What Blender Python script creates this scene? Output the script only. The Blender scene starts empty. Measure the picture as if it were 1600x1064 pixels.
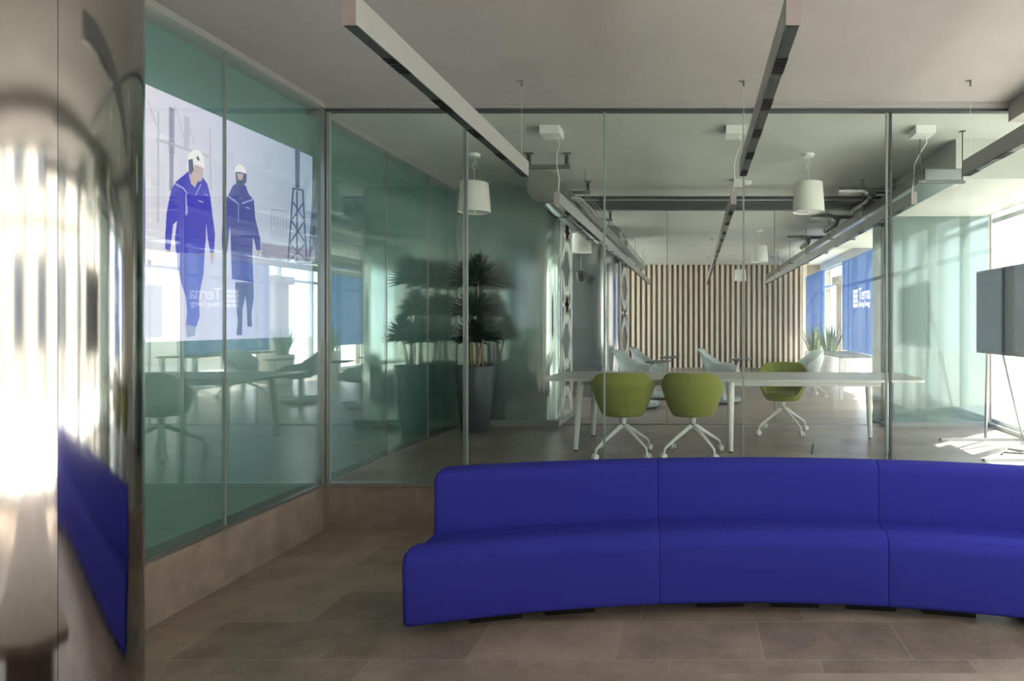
import bpy, bmesh, math, random
from mathutils import Vector, Matrix
random.seed(7)
PI = math.pi
S = bpy.context.scene
C = S.collection

# ------------------------------------------------------------------ camera
EYE = 1.671                      # camera height above the lower floor
cam_d = bpy.data.cameras.new('camera')
cam_d.sensor_width = 36.0
cam_d.lens = 22.5                # 1000 px focal length on a 1600 px frame
cam_d.shift_x = -285 / 1600      # shift lens, verticals and the glass partition stay square
cam_d.shift_y = -27 / 1600
cam_d.clip_start = 0.05
cam = bpy.data.objects.new('camera', cam_d)
cam.location = (0, 0, EYE)
cam.rotation_euler = (PI / 2, 0, 0)
C.objects.link(cam)
S.camera = cam

# ------------------------------------------------------------------ view, world, sun
S.view_settings.view_transform = 'Standard'
S.view_settings.look = 'None'
S.view_settings.gamma = 1
S.view_settings.use_curve_mapping = False
S.view_settings.exposure = 0.45
S.cycles.max_bounces = 14
S.cycles.diffuse_bounces = 6
S.cycles.glossy_bounces = 6
S.cycles.transparent_max_bounces = 24
S.cycles.sample_clamp_indirect = 6
S.cycles.use_denoising = True

w = bpy.data.worlds.new('sky'); S.world = w; w.use_nodes = True
nt = w.node_tree
bg = nt.nodes['Background']
bg.inputs[0].default_value = (0.93, 0.965, 1.0, 1)
bg.inputs[1].default_value = 5.5
sun_d = bpy.data.lights.new('sun', 'SUN'); sun_d.energy = 22.0; sun_d.angle = math.radians(0.6)
sun_d.color = (1.0, 0.93, 0.84)
sun = bpy.data.objects.new('sun', sun_d); C.objects.link(sun)
SUN_DIR = Vector((-0.42, -0.36, -0.83)).normalized()      # the way the light travels
sun.rotation_euler = SUN_DIR.to_track_quat('-Z', 'Y').to_euler()

# ------------------------------------------------------------------ material helpers
def new_mat(name):
    m = bpy.data.materials.new(name); m.use_nodes = True
    n = m.node_tree.nodes; l = m.node_tree.links
    return m, n, l, n['Principled BSDF']

def srgb(r, g, b):
    f = lambda c: (c / 255 / 12.92) if c / 255 <= 0.04045 else ((c / 255 + 0.055) / 1.055) ** 2.4
    return (f(r), f(g), f(b), 1)

def plain(name, col, rough=0.5, metal=0.0, noise=0.0, nscale=8, bump=0.0, bscale=200, spec=0.5, sheen=0.0, coat=0.0):
    m, n, l, p = new_mat(name)
    p.inputs['Base Color'].default_value = col
    p.inputs['Roughness'].default_value = rough
    p.inputs['Metallic'].default_value = metal
    p.inputs['Specular IOR Level'].default_value = spec
    p.inputs['Sheen Weight'].default_value = sheen
    p.inputs['Coat Weight'].default_value = coat
    tc = n.new('ShaderNodeTexCoord')
    if noise:
        t = n.new('ShaderNodeTexNoise'); t.inputs['Scale'].default_value = nscale; t.inputs['Detail'].default_value = 6
        l.new(tc.outputs['Object'], t.inputs['Vector'])
        r = n.new('ShaderNodeValToRGB')
        a = [max(0, c * (1 - noise)) for c in col[:3]] + [1]; b = [min(1, c * (1 + noise)) for c in col[:3]] + [1]
        r.color_ramp.elements[0].color = a; r.color_ramp.elements[1].color = b
        r.color_ramp.elements[0].position = 0.3; r.color_ramp.elements[1].position = 0.7
        l.new(t.outputs['Fac'], r.inputs[0]); l.new(r.outputs[0], p.inputs['Base Color'])
    if bump:
        t2 = n.new('ShaderNodeTexNoise'); t2.inputs['Scale'].default_value = bscale; t2.inputs['Detail'].default_value = 3
        l.new(tc.outputs['Object'], t2.inputs['Vector'])
        b = n.new('ShaderNodeBump'); b.inputs['Strength'].default_value = bump; b.inputs['Distance'].default_value = 0.01
        l.new(t2.outputs['Fac'], b.inputs['Height']); l.new(b.outputs[0], p.inputs['Normal'])
    return m

def emit(name, col, s=1.0):
    m, n, l, p = new_mat(name)
    e = n.new('ShaderNodeEmission'); e.inputs[0].default_value = col; e.inputs[1].default_value = s
    l.new(e.outputs[0], n['Material Output'].inputs[0])
    return m

def glass(name, tint, f0=0.05, gain=0.95, rough=0.0, power=5.0, streak=0.0):
    """architectural glass sheet: straight transmission plus Schlick reflection"""
    m, n, l, p = new_mat(name); n.remove(p)
    tr = n.new('ShaderNodeBsdfTransparent'); tr.inputs[0].default_value = tint
    gl = n.new('ShaderNodeBsdfGlossy'); gl.inputs['Roughness'].default_value = rough
    gl.inputs[0].default_value = (0.95, 1, 0.98, 1)
    lw = n.new('ShaderNodeLayerWeight'); lw.inputs[0].default_value = 0.5
    pw = n.new('ShaderNodeMath'); pw.operation = 'POWER'; pw.inputs[1].default_value = power
    ma = n.new('ShaderNodeMath'); ma.operation = 'MULTIPLY_ADD'; ma.inputs[1].default_value = gain; ma.inputs[2].default_value = f0
    mx = n.new('ShaderNodeMixShader')
    l.new(lw.outputs['Facing'], pw.inputs[0]); l.new(pw.outputs[0], ma.inputs[0]); l.new(ma.outputs[0], mx.inputs[0])
    l.new(tr.outputs[0], mx.inputs[1]); l.new(gl.outputs[0], mx.inputs[2]); l.new(mx.outputs[0], n['Material Output'].inputs[0])
    if streak:
        add_streak(n, l, gl, streak)
    return m

def add_streak(n, l, shader, strength, sx=3.0, sz=0.12):
    tc = n.new('ShaderNodeTexCoord'); mp = n.new('ShaderNodeMapping')
    mp.inputs['Scale'].default_value = (sx, sx, sz)
    t = n.new('ShaderNodeTexNoise'); t.inputs['Scale'].default_value = 1.0; t.inputs['Detail'].default_value = 4
    b = n.new('ShaderNodeBump'); b.inputs['Strength'].default_value = strength; b.inputs['Distance'].default_value = 0.02
    l.new(tc.outputs['Object'], mp.inputs[0]); l.new(mp.outputs[0], t.inputs['Vector'])
    l.new(t.outputs['Fac'], b.inputs['Height']); l.new(b.outputs[0], shader.inputs['Normal'])

def steel(name, col, rough, streak, sx=3.0, sz=0.12, aniso=0.0):
    m, n, l, p = new_mat(name)
    p.inputs['Base Color'].default_value = col; p.inputs['Metallic'].default_value = 1
    p.inputs['Roughness'].default_value = rough
    add_streak(n, l, p, streak, sx, sz)
    return m

def stone_tiles(name, y0, x0, dark, light, width=0.74, row=0.406, mortar=0.0022, grout=None, rough=0.42):
    m, n, l, p = new_mat(name)
    tc = n.new('ShaderNodeTexCoord'); mp = n.new('ShaderNodeMapping')
    mp.inputs['Location'].default_value = (-x0, -y0 + row * 20, 0)
    br = n.new('ShaderNodeTexBrick'); br.inputs['Scale'].default_value = 1
    br.offset = 0.37; br.offset_frequency = 2; br.squash = 1.25; br.squash_frequency = 3
    br.inputs['Mortar Size'].default_value = mortar; br.inputs['Mortar Smooth'].default_value = 0.1
    br.inputs['Brick Width'].default_value = width; br.inputs['Row Height'].default_value = row
    br.inputs['Color1'].default_value = (0, 0, 0, 1); br.inputs['Color2'].default_value = (1, 1, 1, 1)
    br.inputs['Mortar'].default_value = (0.5, 0.5, 0.5, 1)
    l.new(tc.outputs['Object'], mp.inputs[0]); l.new(mp.outputs[0], br.inputs['Vector'])
    ns = n.new('ShaderNodeTexNoise'); ns.inputs['Scale'].default_value = 3.5; ns.inputs['Detail'].default_value = 9; ns.inputs['Roughness'].default_value = 0.65
    l.new(tc.outputs['Object'], ns.inputs['Vector'])
    ns2 = n.new('ShaderNodeTexNoise'); ns2.inputs['Scale'].default_value = 45; ns2.inputs['Detail'].default_value = 4
    l.new(tc.outputs['Object'], ns2.inputs['Vector'])
    a = n.new('ShaderNodeMath'); a.operation = 'MULTIPLY'; a.inputs[1].default_value = 0.26
    l.new(br.outputs['Color'], a.inputs[0])
    b = n.new('ShaderNodeMath'); b.operation = 'MULTIPLY_ADD'; b.inputs[1].default_value = 0.95
    l.new(ns.outputs['Fac'], b.inputs[0]); l.new(a.outputs[0], b.inputs[2])
    c = n.new('ShaderNodeMath'); c.operation = 'MULTIPLY_ADD'; c.inputs[1].default_value = 0.3
    l.new(ns2.outputs['Fac'], c.inputs[0]); l.new(b.outputs[0], c.inputs[2])
    r = n.new('ShaderNodeValToRGB'); r.color_ramp.elements[0].position = 0.32; r.color_ramp.elements[1].position = 1.05
    r.color_ramp.elements[0].color = dark; r.color_ramp.elements[1].color = light
    l.new(c.outputs[0], r.inputs[0])
    mx = n.new('ShaderNodeMix'); mx.data_type = 'RGBA'
    mx.inputs['B'].default_value = grout or light
    l.new(br.outputs['Fac'], mx.inputs['Factor']); l.new(r.outputs[0], mx.inputs['A']); l.new(mx.outputs['Result'], p.inputs['Base Color'])
    p.inputs['Roughness'].default_value = rough
    bm_ = n.new('ShaderNodeBump'); bm_.inputs['Strength'].default_value = 0.12; bm_.inputs['Distance'].default_value = 0.01
    l.new(ns2.outputs['Fac'], bm_.inputs['Height']); l.new(bm_.outputs[0], p.inputs['Normal'])
    return m

M = {}
M['floor'] = stone_tiles('brown_stone_floor', 3.177, 0.62, srgb(80, 69, 60), srgb(166, 149, 133), grout=srgb(172, 158, 142))
M['floor_up'] = stone_tiles('brown_stone_raised_floor', 5.2, 0.1, srgb(92, 82, 76), srgb(156, 142, 132), grout=srgb(128, 117, 108), rough=0.3)
M['plinth'] = plain('beige_limestone', srgb(148, 134, 124), 0.5, noise=0.2, nscale=7, bump=0.1)
M['plinth_back'] = M['plinth']
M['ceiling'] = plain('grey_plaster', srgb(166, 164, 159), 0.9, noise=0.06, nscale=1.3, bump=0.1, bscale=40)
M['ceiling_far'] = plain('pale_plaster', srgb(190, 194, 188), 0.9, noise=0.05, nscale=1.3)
M['white_wall'] = plain('warm_white_plaster', srgb(222, 214, 206), 0.85)
M['alu'] = plain('brushed_aluminium', srgb(170, 172, 172), 0.35, metal=0.9)
M['frame_dark'] = plain('dark_grey_frame', srgb(78, 82, 84), 0.45, metal=0.3)
M['frame_white'] = plain('pale_facade_frame', srgb(205, 210, 210), 0.5)
M['glass'] = glass('clear_partition_glass', (0.965, 0.988, 0.977, 1), 0.014, 0.9)
M['glass_far'] = glass('far_partition_glass', (0.985, 0.993, 0.99, 1), 0.02, 0.9)
M['glass_edge'] = plain('green_glass_edge', srgb(138, 158, 148), 0.4)
M['glass_joint'] = plain('grey_silicone_joint', srgb(130, 142, 138), 0.35)
M['glass_facade'] = glass('facade_glass', (0.975, 0.99, 0.99, 1), 0.02, 0.9)
M['glass_left'] = glass('reflective_wall_glass', (0.965, 0.985, 0.975, 1), 0.08, 1.0, power=3.2)
M['teal'] = plain('teal_back_painted_glass', srgb(114, 154, 151), 0.3)
M['steel_col'] = steel('polished_steel_column', (0.55, 0.52, 0.50, 1), 0.09, 0.015, 2.2, 0.05)
M['steel_core'] = steel('polished_metallic_cladding', srgb(116, 138, 134), 0.09, 0.03, 3.0, 0.06)
M['steel_core'].node_tree.nodes['Principled BSDF'].inputs['Metallic'].default_value = 0.15
M['steel_core'].node_tree.nodes['Principled BSDF'].inputs['Specular IOR Level'].default_value = 0.8
M['steel_left'] = steel('polished_steel_cladding', (0.44, 0.55, 0.53, 1), 0.09, 0.06, 3.0, 0.06)
M['steel_left'].node_tree.nodes['Principled BSDF'].inputs['Metallic'].default_value = 0.7
M['steel_far'] = steel('dark_polished_steel', (0.42, 0.42, 0.43, 1), 0.18, 0.12, 3.0, 0.06)
M['galv'] = plain('galvanised_duct_metal', srgb(160, 165, 165), 0.28, metal=1.0, noise=0.1)
M['galv_matt'] = plain('galvanised_bracket_metal', srgb(122, 124, 122), 0.5, metal=0.7)
M['duct_cap'] = plain('grey_duct_cap', srgb(128, 132, 124), 0.6)
M['beam'] = plain('silver_anodised_profile', srgb(172, 174, 172), 0.42, metal=0.35)
M['beam_end'] = plain('pinkish_beige_end_cap', srgb(172, 162, 160), 0.6)
M['black'] = plain('black_plastic', srgb(16, 16, 17), 0.45)
M['diff'] = plain('smoked_diffuser', srgb(66, 72, 72), 0.25)
M['blue'] = plain('cobalt_blue_upholstery', (0.034, 0.037, 0.315, 1), 0.9, bump=0.08, bscale=900, spec=0.12)
M['green'] = plain('olive_green_felt', srgb(134, 140, 70), 0.9, noise=0.12, nscale=150, bump=0.2, bscale=500, sheen=0.2, spec=0.2)
M['white_metal'] = plain('white_powder_coated_metal', srgb(226, 228, 222), 0.4)
M['white_plastic'] = plain('white_plastic', srgb(230, 232, 228), 0.4)
M['table_top'] = plain('pale_grey_laminate', srgb(190, 192, 186), 0.35)
M['shade'] = plain('white_fabric_lamp_shade', srgb(226, 228, 220), 0.8)
M['cable'] = plain('white_cable', srgb(215, 218, 212), 0.5)
M['shell'] = plain('pale_grey_plastic_shell', srgb(176, 188, 188), 0.45)
M['orange'] = plain('mustard_seat_pad', srgb(214, 150, 50), 0.8)
M['tablet'] = plain('grey_tablet_top', srgb(98, 100, 98), 0.4)
M['pot'] = plain('graphite_metallic_planter', srgb(84, 92, 98), 0.35, metal=0.55)
M['pot_white'] = plain('white_planter', srgb(214, 214, 210), 0.5)
M['soil'] = plain('dark_soil', srgb(40, 32, 26), 0.95, noise=0.3, nscale=60)
M['leaf'] = plain('dark_green_leaf', srgb(36, 58, 44), 0.4, noise=0.25, nscale=20)
M['leaf2'] = plain('sage_green_leaf', srgb(104, 128, 96), 0.5, noise=0.2, nscale=20)
M['bark'] = plain('pale_brown_cane', srgb(140, 116, 92), 0.8, noise=0.2, nscale=40)
M['slat'] = plain('whitewashed_oak_slat', srgb(214, 200, 182), 0.6, noise=0.06, nscale=20)
M['slat_back'] = plain('dark_taupe_backing', srgb(150, 140, 126), 0.8)
M['lattice'] = plain('white_painted_steel_lattice', srgb(228, 230, 228), 0.5)
M['tv'] = plain('dark_display_glass', srgb(24, 54, 76), 0.07, spec=0.2)
M['stone_top'] = plain('pale_travertine', srgb(156, 138, 126), 0.5, noise=0.14, nscale=9, bump=0.08)
M['pave'] = plain('outdoor_paving', srgb(190, 186, 178), 0.9, noise=0.1)
M['facade_ext'] = plain('ochre_street_facade', srgb(200, 190, 176), 0.9, noise=0.08)
M['ext_glass'] = plain('street_window_glass', srgb(70, 80, 88), 0.1)
M['core_plinth'] = plain('grey_skirting', srgb(150, 156, 154), 0.5)

# ------------------------------------------------------------------ mesh helpers
class MB:
    def __init__(s): s.b = bmesh.new()
    def box(s, x0, x1, y0, y1, z0, z1, mi=0, mat=None, bev=0):
        vs = [Vector((x, y, z)) for x in (x0, x1) for y in (y0, y1) for z in (z0, z1)]
        if mat is not None: vs = [mat @ v for v in vs]
        v = [s.b.verts.new(c) for c in vs]
        fs = []
        for q in ((0, 1, 3, 2), (4, 6, 7, 5), (0, 4, 5, 1), (2, 3, 7, 6), (0, 2, 6, 4), (1, 5, 7, 3)):
            f = s.b.faces.new([v[i] for i in q]); f.material_index = mi; fs.append(f)
        if bev:
            es = list({e for f in fs for e in f.edges})
            bmesh.ops.bevel(s.b, geom=es, offset=bev, segments=2, affect='EDGES', profile=0.5)
        return s
    def tube(s, pts, r, seg=12, mi=0, cap=True):
        pts = [Vector(p) for p in pts]; n = len(pts)
        rs = r if isinstance(r, (list, tuple)) else [r] * n
        rings = []
        up = None
        for i, p in enumerate(pts):
            t = (pts[min(i + 1, n - 1)] - pts[max(i - 1, 0)]).normalized()
            if up is None:
                up = Vector((0, 0, 1)) if abs(t.z) < 0.9 else Vector((1, 0, 0))
            a = t.cross(up).normalized(); b = a.cross(t).normalized(); up = b
            rings.append([s.b.verts.new(p + rs[i] * (math.cos(2 * PI * k / seg) * a + math.sin(2 * PI * k / seg) * b)) for k in range(seg)])
        for i in range(n - 1):
            for k in range(seg):
                f = s.b.faces.new((rings[i][k], rings[i][(k + 1) % seg], rings[i + 1][(k + 1) % seg], rings[i + 1][k])); f.material_index = mi; f.smooth = True
        if cap:
            for q in (rings[0][::-1], rings[-1]):
                f = s.b.faces.new(q); f.material_index = mi
        return s
    def lathe(s, prof, seg=32, c=(0, 0, 0), mi=0, cap0=False, cap1=False, smooth=True):
        rings = [[s.b.verts.new((c[0] + r * math.cos(2 * PI * k / seg), c[1] + r * math.sin(2 * PI * k / seg), c[2] + z)) for k in range(seg)] for r, z in prof]
        for i in range(len(rings) - 1):
            for k in range(seg):
                f = s.b.faces.new((rings[i][k], rings[i][(k + 1) % seg], rings[i + 1][(k + 1) % seg], rings[i + 1][k])); f.smooth = smooth; f.material_index = mi
        if cap0: f = s.b.faces.new(rings[0][::-1]); f.material_index = mi
        if cap1: f = s.b.faces.new(rings[-1]); f.material_index = mi
        return s
    def poly(s, pts, mi=0):
        f = s.b.faces.new([s.b.verts.new(p) for p in pts]); f.material_index = mi
        return s
    def prism(s, pts, d, mi=0):
        """polygon extruded along vector d"""
        d = Vector(d); a = [s.b.verts.new(p) for p in pts]; b = [s.b.verts.new(Vector(p) + d) for p in pts]
        n = len(pts)
        for f in [s.b.faces.new(a), s.b.faces.new(b[::-1])] + [s.b.faces.new((a[i], b[i], b[(i + 1) % n], a[(i + 1) % n])) for i in range(n)]:
            f.material_index = mi
        return s
    def bar(s, p, q, w_, t_, mi=0, normal=(1, 0, 0)):
        p = Vector(p); q = Vector(q); d = (q - p).normalized(); nn = Vector(normal); side = d.cross(nn).normalized() * w_ / 2; nn = nn * t_ / 2
        v = [s.b.verts.new(c + a * side + b * nn) for c in (p, q) for a, b in ((-1, -1), (1, -1), (1, 1), (-1, 1))]
        for f in ((3, 2, 1, 0), (4, 5, 6, 7), (0, 1, 5, 4), (1, 2, 6, 5), (2, 3, 7, 6), (3, 0, 4, 7)):
            g = s.b.faces.new([v[i] for i in f]); g.material_index = mi
        return s
    def done(s, name, mats, parent=None, smooth=False, loc=None, weld=False):
        if weld: bmesh.ops.remove_doubles(s.b, verts=s.b.verts, dist=1e-5)
        bmesh.ops.recalc_face_normals(s.b, faces=s.b.faces)
        me = bpy.data.meshes.new(name); s.b.to_mesh(me); s.b.free()
        for m in (mats if isinstance(mats, (list, tuple)) else [mats]): me.materials.append(m)
        if smooth:
            for p in me.polygons: p.use_smooth = True
        me.set_sharp_from_angle(angle=math.radians(40))
        o = bpy.data.objects.new(name, me); C.objects.link(o)
        if parent: o.parent = parent
        if loc: o.location = loc
        return o

def tag(o, label, cat, group=None, kind=None):
    o['label'] = label; o['category'] = cat
    if group: o['group'] = group
    if kind: o['kind'] = kind
    return o
def thing(name, label, cat, loc=(0, 0, 0), rz=0, group=None):
    o = bpy.data.objects.new(name, None); C.objects.link(o); o.empty_display_size = 0.1
    o.location = loc; o.rotation_euler = (0, 0, rz)
    return tag(o, label, cat, group)
def struct(o, label=None, cat=None):
    o['kind'] = 'structure'
    if label: o['label'] = label
    if cat: o['category'] = cat
    return o
def dup(o, parent=None, loc=None, rz=None, label=None):
    c = o.copy(); C.objects.link(c); c.parent = parent
    if loc is not None: c.location = loc
    if rz is not None: c.rotation_euler = (0, 0, rz)
    if label: c['label'] = label
    for ch in list(o.children): dup(ch, c)
    return c

# ------------------------------------------------------------------ the place (metres)
XL, XR = -2.99, 3.70        # left glass wall, right facade
YP = 5.157                  # glass partition
YB = -3.6                   # wall behind the camera
FZ = 0.371                  # raised floor
CZ = 3.44                   # front ceiling
CZ2 = 3.39                  # ceiling behind the partition
YC = 8.07                   # front of the steel cores
YE = 18.85                  # slatted end wall
ZG = 3.385                  # top of partition glass

# floors and ceilings
struct(MB().box(XL - 0.4, XR + 0.3, YB - 0.2, YP + 0.02, -0.1, 0).done('floor', M['floor']), 'brown stone tiled floor around the blue sofa', 'floor')
struct(MB().box(XL - 1.6, XR + 0.3, YP + 0.02, YE + 0.3, FZ - 0.1, FZ).done('floor', M['floor_up']), 'raised brown stone floor behind the glass partition', 'floor')
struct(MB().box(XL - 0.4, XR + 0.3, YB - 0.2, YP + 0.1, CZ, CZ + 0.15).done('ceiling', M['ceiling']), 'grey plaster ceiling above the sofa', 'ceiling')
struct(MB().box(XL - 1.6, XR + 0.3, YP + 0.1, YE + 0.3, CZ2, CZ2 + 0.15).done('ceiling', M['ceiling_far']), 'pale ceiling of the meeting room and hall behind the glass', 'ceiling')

# left: plinth, teal glass wall
struct(MB().box(XL - 0.35, XL, YB, YP + 0.05, 0, FZ - 0.01).done('baseboard_left', M['plinth']), 'pale beige stone plinth under the left glass wall', 'plinth')
struct(MB().box(XL, XR, YP - 0.0, YP + 0.08, 0, FZ - 0.012).done('baseboard_back', M['plinth']), 'stone plinth step under the glass partition', 'plinth')
struct(MB().box(XL - 0.35, XL - 0.13, YB, YC + 0.05, FZ - 0.01, CZ).done('wall_left', M['teal']), 'teal back-painted wall behind the left glass', 'wall')
struct(MB().box(XL - 0.13, XL + 0.012, YB, YC, FZ - 0.012, FZ + 0.012).done('trim_1', M['alu']), 'metal sill channel under the left glass wall', 'trim')
struct(MB().box(XL - 0.12, XL + 0.03, YB, YP, CZ - 0.045, CZ).box(XL - 0.12, XL + 0.012, YP, YC, CZ2 - 0.05, CZ2).done('trim_2', M['beam']), 'metal head channel over the left glass wall', 'trim')
ys = [-3.3, -2.23, -1.16, -0.13, 0.94, 2.01, 3.04, 4.08, YP]
wn = 0
def pane(x0, x1, y0, y1, z0, z1, label, mat=None, edges='y', jm=None, ew=0.006):
    """one glass sheet with its green polished edges"""
    global wn
    wn += 1
    g = MB().box(x0, x1, y0, y1, z0, z1).done('window_%d' % wn, mat or M['glass'])
    struct(g, label, 'glass panel')
    e = MB()
    if edges == 'y':
        for y in (y0, y1): e.box(x0 - 0.0015, x1 + 0.0015, y - ew / 2, y + ew / 2, z0, z1)
    else:
        for x in (x0, x1): e.box(x - ew / 2, x + ew / 2, y0 - 0.0015, y1 + 0.0015, z0, z1)
    e.done('glass_edge', jm or M['glass_joint'], g)
    return g
names_l = ['behind the column', 'beside the column', 'at the near end of the wall', 'next to the picture', 'left of the column', 'beside the steel column', 'showing two walking workers', 'between the workers and the corner']
for i in range(len(ys) - 1):
    pane(XL - 0.012, XL, ys[i] + 0.004, ys[i + 1] - 0.004, FZ + 0.012, CZ - 0.04, 'tall teal reflective glass panel ' + names_l[i], M['glass_left'])
ys2 = [YP + 0.03, 6.22, 7.19, YC]
for i in range(3):
    pane(XL - 0.012, XL, ys2[i] + 0.004, ys2[i + 1] - 0.004, FZ + 0.012, CZ2 - 0.05, 'teal reflective glass panel in the meeting room, ' + ['nearest the corner post', 'middle one', 'beside the tall planter'][i], M['glass_left'])

# glass partition
struct(MB().box(XL, XR, YP - 0.03, YP + 0.10, ZG + 0.012, CZ).box(XL, XR, YP - 0.045, YP + 0.0, CZ - 0.022, CZ).done('trim_3', M['beam']), 'grey metal head profile over the glass partition', 'trim')
struct(MB().box(XL, XR, YP - 0.015, YP + 0.04, ZG - 0.01, ZG + 0.012).done('trim_4', M['frame_dark']), 'dark recessed channel at the top of the partition', 'trim')
struct(MB().box(XL, XR, YP - 0.012, YP + 0.075, FZ - 0.012, FZ + 0.012).done('trim_5', M['alu']), 'metal sill channel under the glass partition', 'trim')
struct(MB().box(XL - 0.01, XL + 0.018, YP - 0.02, YP + 0.02, FZ + 0.012, CZ - 0.05).box(XL + 0.024, XL + 0.042, YP + 0.0, YP + 0.03, FZ + 0.012, ZG).done('trim_6', M['alu']), 'slim metal corner post between the two glass walls', 'trim')
xs = [XL + 0.042, -1.838, -0.727, 0.397, 1.552, 2.72, XR]
pn = ['beside the corner post', 'in front of the planter', 'in front of the left green chair', 'in front of the table middle', 'in front of the table end and screen', 'at the right facade']
for i in range(6):
    g = pane(xs[i] + 0.004, xs[i + 1] - 0.004, YP + 0.005, YP + 0.025, FZ + 0.010, ZG, 'clear glass partition panel ' + pn[i], M['glass'], 'x', M['glass_edge'], 0.006)
struct(MB().box(-1.866, -1.850, YP, YP + 0.03, FZ + 0.01, ZG).done('trim_7', M['alu']), 'slim metal upright at the glass partition door, left one', 'trim')
struct(MB().box(1.575, 1.592, YP, YP + 0.03, FZ + 0.01, ZG).done('trim_8', M['frame_dark']), 'slim dark upright at the glass partition door, right one', 'trim')

# right facade: sill, header, mullioned windows; bulkheads
struct(MB().box(XR, XR + 0.3, YB, YP, 0, 0.12).box(XR, XR + 0.3, YB, YP + 0.1, 3.28, CZ).box(XR, XR + 0.3, YP, YE, 0, FZ + 0.05)
       .box(XR, XR + 0.3, YP, YE, 3.2, CZ2 + 0.1).box(XR, XR + 0.3, YP - 0.06, YP + 0.1, 0, CZ).done('wall_right', M['frame_white']), 'right facade wall around the tall windows', 'wall')
struct(MB().box(2.52, XR, YB, YP - 0.02, 3.285, CZ).done('ceiling', M['ceiling']), 'dropped ceiling edge along the right windows of the lounge', 'ceiling')
struct(MB().box(2.44, XR, 5.97, 11.5, 3.02, CZ2).done('ceiling', M['ceiling_far']), 'dropped bulkhead along the right windows of the meeting room', 'ceiling')
def facade_window(y0, y1, z0, z1, n, label, trans=None):
    global wn
    wn += 1
    f = MB(); d = 0.05
    f.box(XR + 0.05, XR + 0.13, y0, y1, z0, z0 + d).box(XR + 0.05, XR + 0.13, y0, y1, z1 - d, z1)
    for k in range(n + 1):
        y = y0 + (y1 - y0) * k / n
        f.box(XR + 0.03, XR + 0.15, max(y0, y - 0.03), min(y1, y + 0.03), z0 + d, z1 - d)
    if trans: f.box(XR + 0.05, XR + 0.13, y0, y1, trans - 0.03, trans + 0.03)
    o = struct(f.done('window_%d' % wn, M['frame_white']), label, 'window')
    MB().box(XR + 0.085, XR + 0.095, y0 + 0.02, y1 - 0.02, z0 + 0.02, z1 - 0.02).done('pane', M['glass_facade'], o)
facade_window(YB, YP - 0.06, 0.12, 3.28, 7, 'tall window band beside the blue sofa', 2.6)
facade_window(YP + 0.1, YC, FZ + 0.05, 3.2, 3, 'tall bright window behind the presentation screen', 2.95)
facade_window(YC + 0.62, YE, FZ + 0.05, 3.2, 8, 'far window band of the hall', 2.7)
struct(MB().box(XR - 0.002, XR + 0.3, YC, YC + 0.62, FZ, CZ2).done('wall_right', M['white_wall']), 'white pier beside the right steel core', 'wall')

# wall behind the camera
struct(MB().box(XL - 0.35, XR + 0.3, YB - 0.2, YB, 0, CZ).done('wall_front', M['white_wall']), 'warm white wall facing the sofa', 'wall')
# outside
struct(MB().box(-14, 40, -30, 45, -0.4, -0.12).done('ground', M['pave']), 'pale paving outside the windows', 'ground')
bb = thing('street_building', 'pale street building outside the right windows', 'building', (17, 6, -0.12))
MB().box(0, 6, -20, 26, 0, 9).done('facade', M['facade_ext'], bb)
for k in range(9):
    for z in (1.2, 5.0):
        MB().box(-0.05, 0.1, -17 + k * 4.6, -15.2 + k * 4.6, z, z + 2.2).done('window', M['ext_glass'], bb)

# ------------------------------------------------------------------ steel cores
def rounded_core(x0, x1, y0, y1, r, z0, z1, name, mat, label, round_left=False):
    """flat front at y0 with a rounded vertical corner"""
    pts = []
    n = 14
    if round_left:
        for k in range(n + 1):
            a = PI + (PI / 2) * k / n
            pts.append((x0 + r + r * math.cos(a), y0 + r + r * math.sin(a)))
        pts += [(x1, y0), (x1, y1), (x0, y1)]
    else:
        pts += [(x0, y1), (x0, y0)]
        for k in range(n + 1):
            a = -PI / 2 + (PI / 2) * k / n
            pts.append((x1 - r + r * math.cos(a), y0 + r + r * math.sin(a)))
        pts += [(x1, y1)]
    b = MB().prism([Vector((x, y, z0)) for x, y in pts], (0, 0, z1 - z0))
    o = b.done(name, mat)
    for p in o.data.polygons:
        if abs(p.normal.z) < 0.5 and p.area < 0.4: p.use_smooth = True
    o.data.set_sharp_from_angle(angle=math.radians(40))
    return struct(o, label, 'wall')
rounded_core(XL - 0.3, -1.735, YC, 8.28, 0.19, FZ + 0.075, CZ2, 'wall_back', M['steel_left'], 'polished steel core wall behind the tall planter')
struct(MB().box(XL - 0.3, -1.70, YC - 0.03, 8.30, FZ, FZ + 0.075).box(-1.80, -1.70, 8.30, 9.05, FZ, FZ + 0.075).done('baseboard_back', M['core_plinth']), 'grey skirting under the left steel core', 'skirting')
rounded_core(2.42, XR, YC, 8.69, 0.10, FZ + 0.06, 3.02, 'wall_back', M['steel_core'], 'polished steel core wall behind the presentation screen', True)
struct(MB().box(2.40, XR, YC - 0.03, 8.70, FZ, FZ + 0.06).done('baseboard_back', M['core_plinth']), 'grey skirting under the right steel core', 'skirting')
rounded_core(-3.6, -1.36, 11.2, 13.0, 0.35, FZ, CZ2, 'wall_back', M['steel_far'], 'dark polished steel core further down the hall')
XH = XL - 1.3
struct(MB().box(XH - 0.3, XH, 8.9, YE, 0, FZ + 0.1).box(XH - 0.3, XH, 8.9, YE, 3.2, CZ2).box(XH - 0.3, XH, 11.1, 13.1, 0, CZ2)
       .box(XH - 0.3, -2.9, 8.28, 8.38, FZ, CZ2).box(XH - 0.3, XH, 8.3, 8.9, FZ, CZ2).done('wall_left', M['white_wall']), 'hall wall behind the steel cores', 'wall')
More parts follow.
